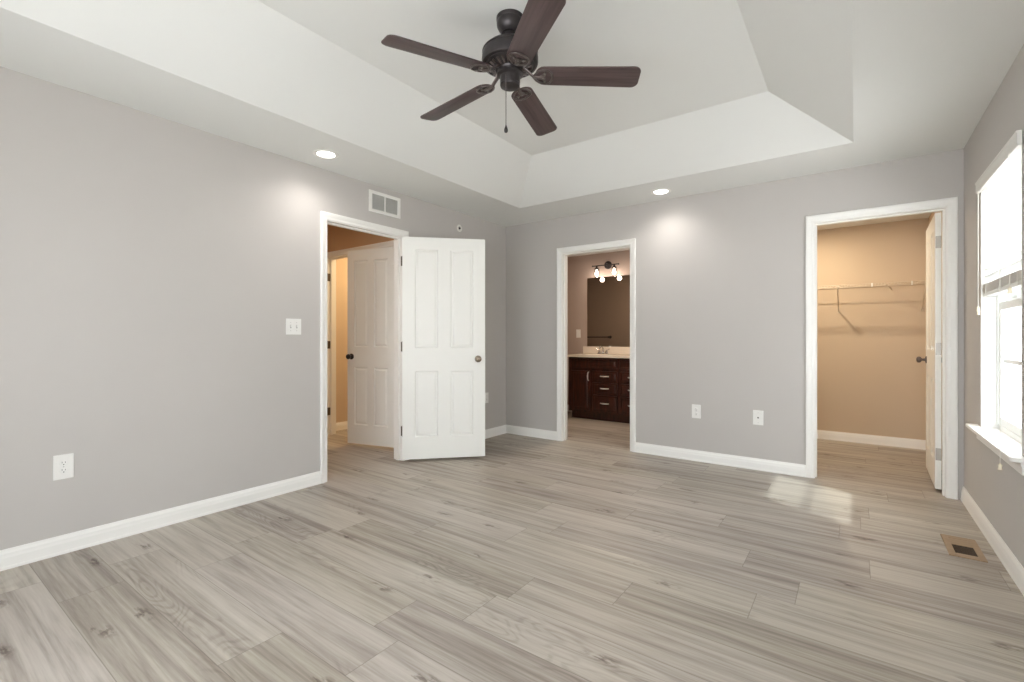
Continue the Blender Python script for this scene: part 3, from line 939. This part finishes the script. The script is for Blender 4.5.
# ------------------------------------------------------------------ closet wire shelf
sh = thing('wire_shelf', (3.0, 1.80, 1.66), 'white wire closet shelf on diagonal braces across the tan wall', 'shelf')
SX0, SX1, SY, SZ = 2.01, 3.94, 1.49, 1.672
mb = MB()
for y, z in ((SY, SZ), (SY, SZ - 0.028), (1.79, SZ), (1.64, SZ - 0.003)):
    mb.cyl((SX0, y, z), (SX1, y, z), 0.0032, seg=8)
mb.build('rail', M['wire'], sh, 40)
mb = MB()
x = SX0 + 0.01
while x < SX1:
    mb.tube([(x, SY - 0.003, SZ - 0.028), (x, SY - 0.003, SZ), (x, SY + 0.004, SZ + 0.003), (x, 1.79, SZ + 0.003)], 0.0014, 5)
    x += 0.0254
o = mb.build('deck_wires', M['wire'], sh, 40)
o['kind'] = 'stuff'
for bx_ in (2.30, 3.205, 3.90):
    mb = MB().tube([(bx_, SY + 0.004, SZ - 0.03), (bx_, SY + 0.004, SZ - 0.040), (bx_, 1.785, 1.432), (bx_, 1.796, 1.415)], 0.0055, 8)
    mb.box(bx_ - 0.009, bx_ + 0.009, 1.795, 1.80, 1.395, 1.44, 0.001)
    mb.box(bx_ - 0.007, bx_ + 0.007, SY - 0.007, SY + 0.012, SZ - 0.036, SZ + 0.003, 0.001)
    mb.build('support_brace', M['wire'], sh, 40)
for bx_ in (3.49, 3.799):
    MB().box(bx_ - 0.006, bx_ + 0.006, SY - 0.006, SY + 0.006, SZ - 0.034, SZ + 0.006, 0.002).build('rail_clip', M['plate'], sh)
MB().tube([(3.60, SY + 0.03, SZ - 0.005), (3.62, SY + 0.08, SZ - 0.012), (3.66, 1.79, SZ - 0.045)], 0.005, 8).build('wall_clip', M['wire'], sh, 40)

# ------------------------------------------------------------------ bathroom vanity
VX0, VX1, VY = 0.075, 1.60, 1.372
va = thing('vanity_cabinet', (0.83, 1.6, 0), 'dark espresso bathroom vanity with panel doors and drawers', 'vanity')
mb = MB().box(VX0, VX1, VY + 0.02, 1.895, 0.10, 0.858).box(VX0 + 0.02, VX1, VY + 0.075, 1.895, 0.0, 0.10)
mb.build('carcass', M['vanity'], va)
def front(name, xa, xb, za, zb):
    mb = MB(); bm = mb.bm
    mb.box(xa, xb, VY, VY + 0.019, za, zb)
    bm.normal_update()
    f = [f for f in bm.faces if f.normal.y < -0.9]
    bmesh.ops.inset_individual(bm, faces=f, thickness=0.004, depth=0.0025)
    if zb - za > 0.10:
        k = 0.028 if name == 'drawer' or zb - za < 0.2 else 0.045
        bmesh.ops.inset_individual(bm, faces=f, thickness=k, depth=0.0)
        bmesh.ops.inset_individual(bm, faces=f, thickness=0.007, depth=-0.006)
        bmesh.ops.inset_individual(bm, faces=f, thickness=0.012, depth=0.004)
    return mb.build(name, M['vanity'], va)
def bar_pull(parent, x, z, vertical=False):
    h_ = 0.058
    if vertical: P = [(x, VY, z - h_), (x, VY - 0.016, z - h_ + 0.006), (x, VY - 0.028, z - 0.02), (x, VY - 0.03, z), (x, VY - 0.028, z + 0.02), (x, VY - 0.016, z + h_ - 0.006), (x, VY, z + h_)]
    else: P = [(x - h_, VY, z), (x - h_ + 0.006, VY - 0.016, z), (x - 0.02, VY - 0.028, z), (x, VY - 0.03, z), (x + 0.02, VY - 0.028, z), (x + h_ - 0.006, VY - 0.016, z), (x + h_, VY, z)]
    MB().tube(P, [0.008, 0.007, 0.008, 0.009, 0.008, 0.007, 0.008], 10).build('bar_pull', M['pull'], parent, 45)
front('false_front', 0.115, 0.803, 0.716, 0.835)
front('false_front', 0.843, 1.535, 0.716, 0.835)
d = front('cabinet_door', 0.115, 0.408, 0.130, 0.672); bar_pull(d, 0.392, 0.598, True)
d = front('cabinet_door', 1.242, 1.535, 0.130, 0.672); bar_pull(d, 1.258, 0.598, True)
for xa, xb in ((0.450, 0.806), (0.845, 1.200)):
    for za, zb in ((0.532, 0.676), (0.362, 0.518), (0.130, 0.348)):
        d = front('drawer', xa, xb, za, zb); bar_pull(d, (xa + xb) / 2, (za + zb) / 2 + 0.004)
ct = thing('countertop', (0.83, 1.6, 0.86), 'pale cultured marble vanity top on the dark cabinet', 'countertop')
mb = MB(); bm = mb.bm
cx_, cy_, rx, ry = 0.44, 1.60, 0.21, 0.15
n = 40
zt = 0.889
outer = [(0.045, 1.345), (1.63, 1.345), (1.63, 1.898), (0.045, 1.898)]
ov = [bm.verts.new(Vector((x, y, zt))) for x, y in outer]
oe = [bm.edges.new((ov[i], ov[(i + 1) % 4])) for i in range(4)]
iv = [bm.verts.new(Vector((cx_ + rx * math.cos(2 * PI * i / n), cy_ + ry * math.sin(2 * PI * i / n), zt))) for i in range(n)]
ie = [bm.edges.new((iv[i], iv[(i + 1) % n])) for i in range(n)]
bmesh.ops.triangle_fill(bm, use_beauty=True, use_dissolve=False, edges=oe + ie)
for f in [f for f in bm.faces if all((v.co.x - cx_) ** 2 / rx ** 2 + (v.co.y - cy_) ** 2 / ry ** 2 < 1.001 for v in f.verts)]:
    bm.faces.remove(f)
lowv = [bm.verts.new(v.co - Vector((0, 0, 0.030))) for v in ov]
for i in range(4):
    j = (i + 1) % 4
    bm.faces.new((ov[i], ov[j], lowv[j], lowv[i]))
bm.faces.new(lowv)
prev = iv
for sc, dz in ((0.93, -0.012), (0.80, -0.02), (0.5, -0.0265), (0.15, -0.028)):
    cur = [bm.verts.new(Vector((cx_ + rx * sc * math.cos(2 * PI * i / n), cy_ + ry * sc * math.sin(2 * PI * i / n), zt + dz))) for i in range(n)]
    for i in range(n):
        j = (i + 1) % n
        bm.faces.new((prev[i], prev[j], cur[j], cur[i]))
    prev = cur
bm.faces.new(prev)
mb.build('counter_slab', M['counter'], ct)
tag(MB().box(0.045, 1.63, 1.876, 1.898, 0.8895, 0.998, 0.004).build('backsplash', M['counter']), 'pale marble backsplash strip standing below the bathroom mirror', 'backsplash')
# faucet
fx, fy, fz = 0.40, 1.81, 0.8895
fa = thing('bathroom_faucet', (fx, fy, fz), 'chrome two handle bathroom faucet on the vanity top', 'faucet')
MB().box(fx - 0.08, fx + 0.08, fy - 0.024, fy + 0.024, fz, fz + 0.016, 0.006).build('deck_plate', M['chrome'], fa, 40)
MB().tube([(fx, fy, fz + 0.01), (fx, fy, fz + 0.07), (fx, fy - 0.02, fz + 0.105), (fx, fy - 0.06, fz + 0.112), (fx, fy - 0.10, fz + 0.098), (fx, fy - 0.108, fz + 0.08)], [0.017, 0.015, 0.013, 0.012, 0.011, 0.010], 14).build('spout', M['chrome'], fa, 50)
for s_ in (-1, 1):
    h = MB().lathe([(0.0, 0.0), (0.021, 0.0), (0.019, 0.02), (0.012, 0.034), (0.013, 0.042), (0.0, 0.046)], (fx + 0.056 * s_, fy, fz + 0.014), seg=20).build('handle', M['chrome'], fa, 45)
    MB().tube([(fx + 0.056 * s_, fy, fz + 0.055), (fx + 0.078 * s_, fy - 0.004, fz + 0.066), (fx + 0.105 * s_, fy - 0.01, fz + 0.076)], [0.007, 0.006, 0.008], 10, flat=0.7).build('lever', M['chrome'], h, 45)
# mirror
mi = thing('wall_mirror', (0.86, 1.895, 1.5), 'frameless bathroom mirror above the vanity backsplash', 'mirror')
MB().box(0.108, 1.62, 1.8935, 1.8985, 1.002, 2.018, 0.0).build('mirror_glass', M['mirror'], mi)
MB().box(0.106, 1.622, 1.890, 1.899, 0.998, 1.003).build('bottom_channel', M['chrome'], mi)
# vanity light
vl = thing('vanity_light', (0.445, 1.895, 2.17), 'bronze two bulb vanity light with clear glass shades above the mirror', 'wall light')
lx, lz = 0.443, 2.185
MB().lathe([(0.0, 0.0), (0.058, 0.0), (0.058, 0.012), (0.048, 0.02), (0.018, 0.024), (0.014, 0.105), (0.0, 0.105)], (lx, 1.899, lz), (0, -1, 0), 36).build('backplate', M['bronze'], vl, 35)
MB().cyl((lx - 0.20, 1.80, lz - 0.012), (lx + 0.20, 1.80, lz - 0.012), 0.0075, seg=14).cyl((lx - 0.207, 1.80, lz - 0.012), (lx - 0.197, 1.80, lz - 0.012), 0.012, seg=14).cyl((lx + 0.197, 1.80, lz - 0.012), (lx + 0.207, 1.80, lz - 0.012), 0.012, seg=14).build('crossbar', M['bronze'], vl, 40)
for s_ in (-1, 1):
    x = lx + 0.135 * s_; y = 1.80; z = lz - 0.014
    sk = MB().lathe([(0.0, 0.0), (0.010, 0.0), (0.012, -0.012), (0.026, -0.034), (0.036, -0.044), (0.036, -0.050), (0.0, -0.050)], (x, y, z), seg=28).build('socket_cup', M['bronze'], vl, 40)
    MB().lathe([(0.032, -0.050), (0.046, -0.062), (0.047, -0.165), (0.0455, -0.165), (0.0445, -0.064), (0.031, -0.052)], (x, y, z), seg=32, caps=False).build('glass_shade', M['shade'], sk, 40)
    MB().lathe([(0.0, -0.050), (0.012, -0.052), (0.014, -0.07), (0.028, -0.10), (0.030, -0.118), (0.022, -0.138), (0.0, -0.146)], (x, y, z), seg=24).build('bulb', M['bulb'], sk, 50)
    lamp('POINT', 'vanity_bulb_lamp', (x, y, z - 0.18), 2.0, (1.0, 0.84, 0.72), vl, shadow_soft_size=0.03)
# towel bar on the bathroom side of the doorway wall (seen in the mirror)
tb = thing('towel_bar', (-0.85, T + 0.012, 1.14), 'dark towel bar seen in the bathroom mirror', 'towel bar')
mb = MB().cyl((-1.0, T + 0.087, 1.14), (-0.295, T + 0.087, 1.14), 0.009, seg=14)
mb.build('rod', M['bronze'], tb, 40)
for x in (-0.98, -0.315):
    MB().lathe([(0.0, 0.0), (0.026, 0.0), (0.026, 0.006), (0.012, 0.012), (0.011, 0.066), (0.016, 0.07), (0.016, 0.09), (0.0, 0.092)], (x, T + 0.012, 1.14), (0, 1, 0), 24).build('post', M['bronze'], tb, 40)

# ------------------------------------------------------------------ lamps of the rooms beyond, with a bathroom fill light
lamp('AREA', 'closet_ceiling_lamp', (2.95, 1.05, 2.31), 21, (1.0, 0.83, 0.61), size=0.05)
lamp('AREA', 'bath_fill_light', (0.9, 0.8, 2.35), 20, (1.0, 0.80, 0.60), size=0.3)  # unseen fill, added to spread brightness through the bathroom
lamp('AREA', 'hall_ceiling_lamp', (-1.3, -2.7, 2.42), 11, (1.0, 0.78, 0.55), size=0.25)
lamp('AREA', 'linen_ceiling_lamp', (-1.1, -0.6, 2.42), 22, (1.0, 0.74, 0.42), size=0.2)
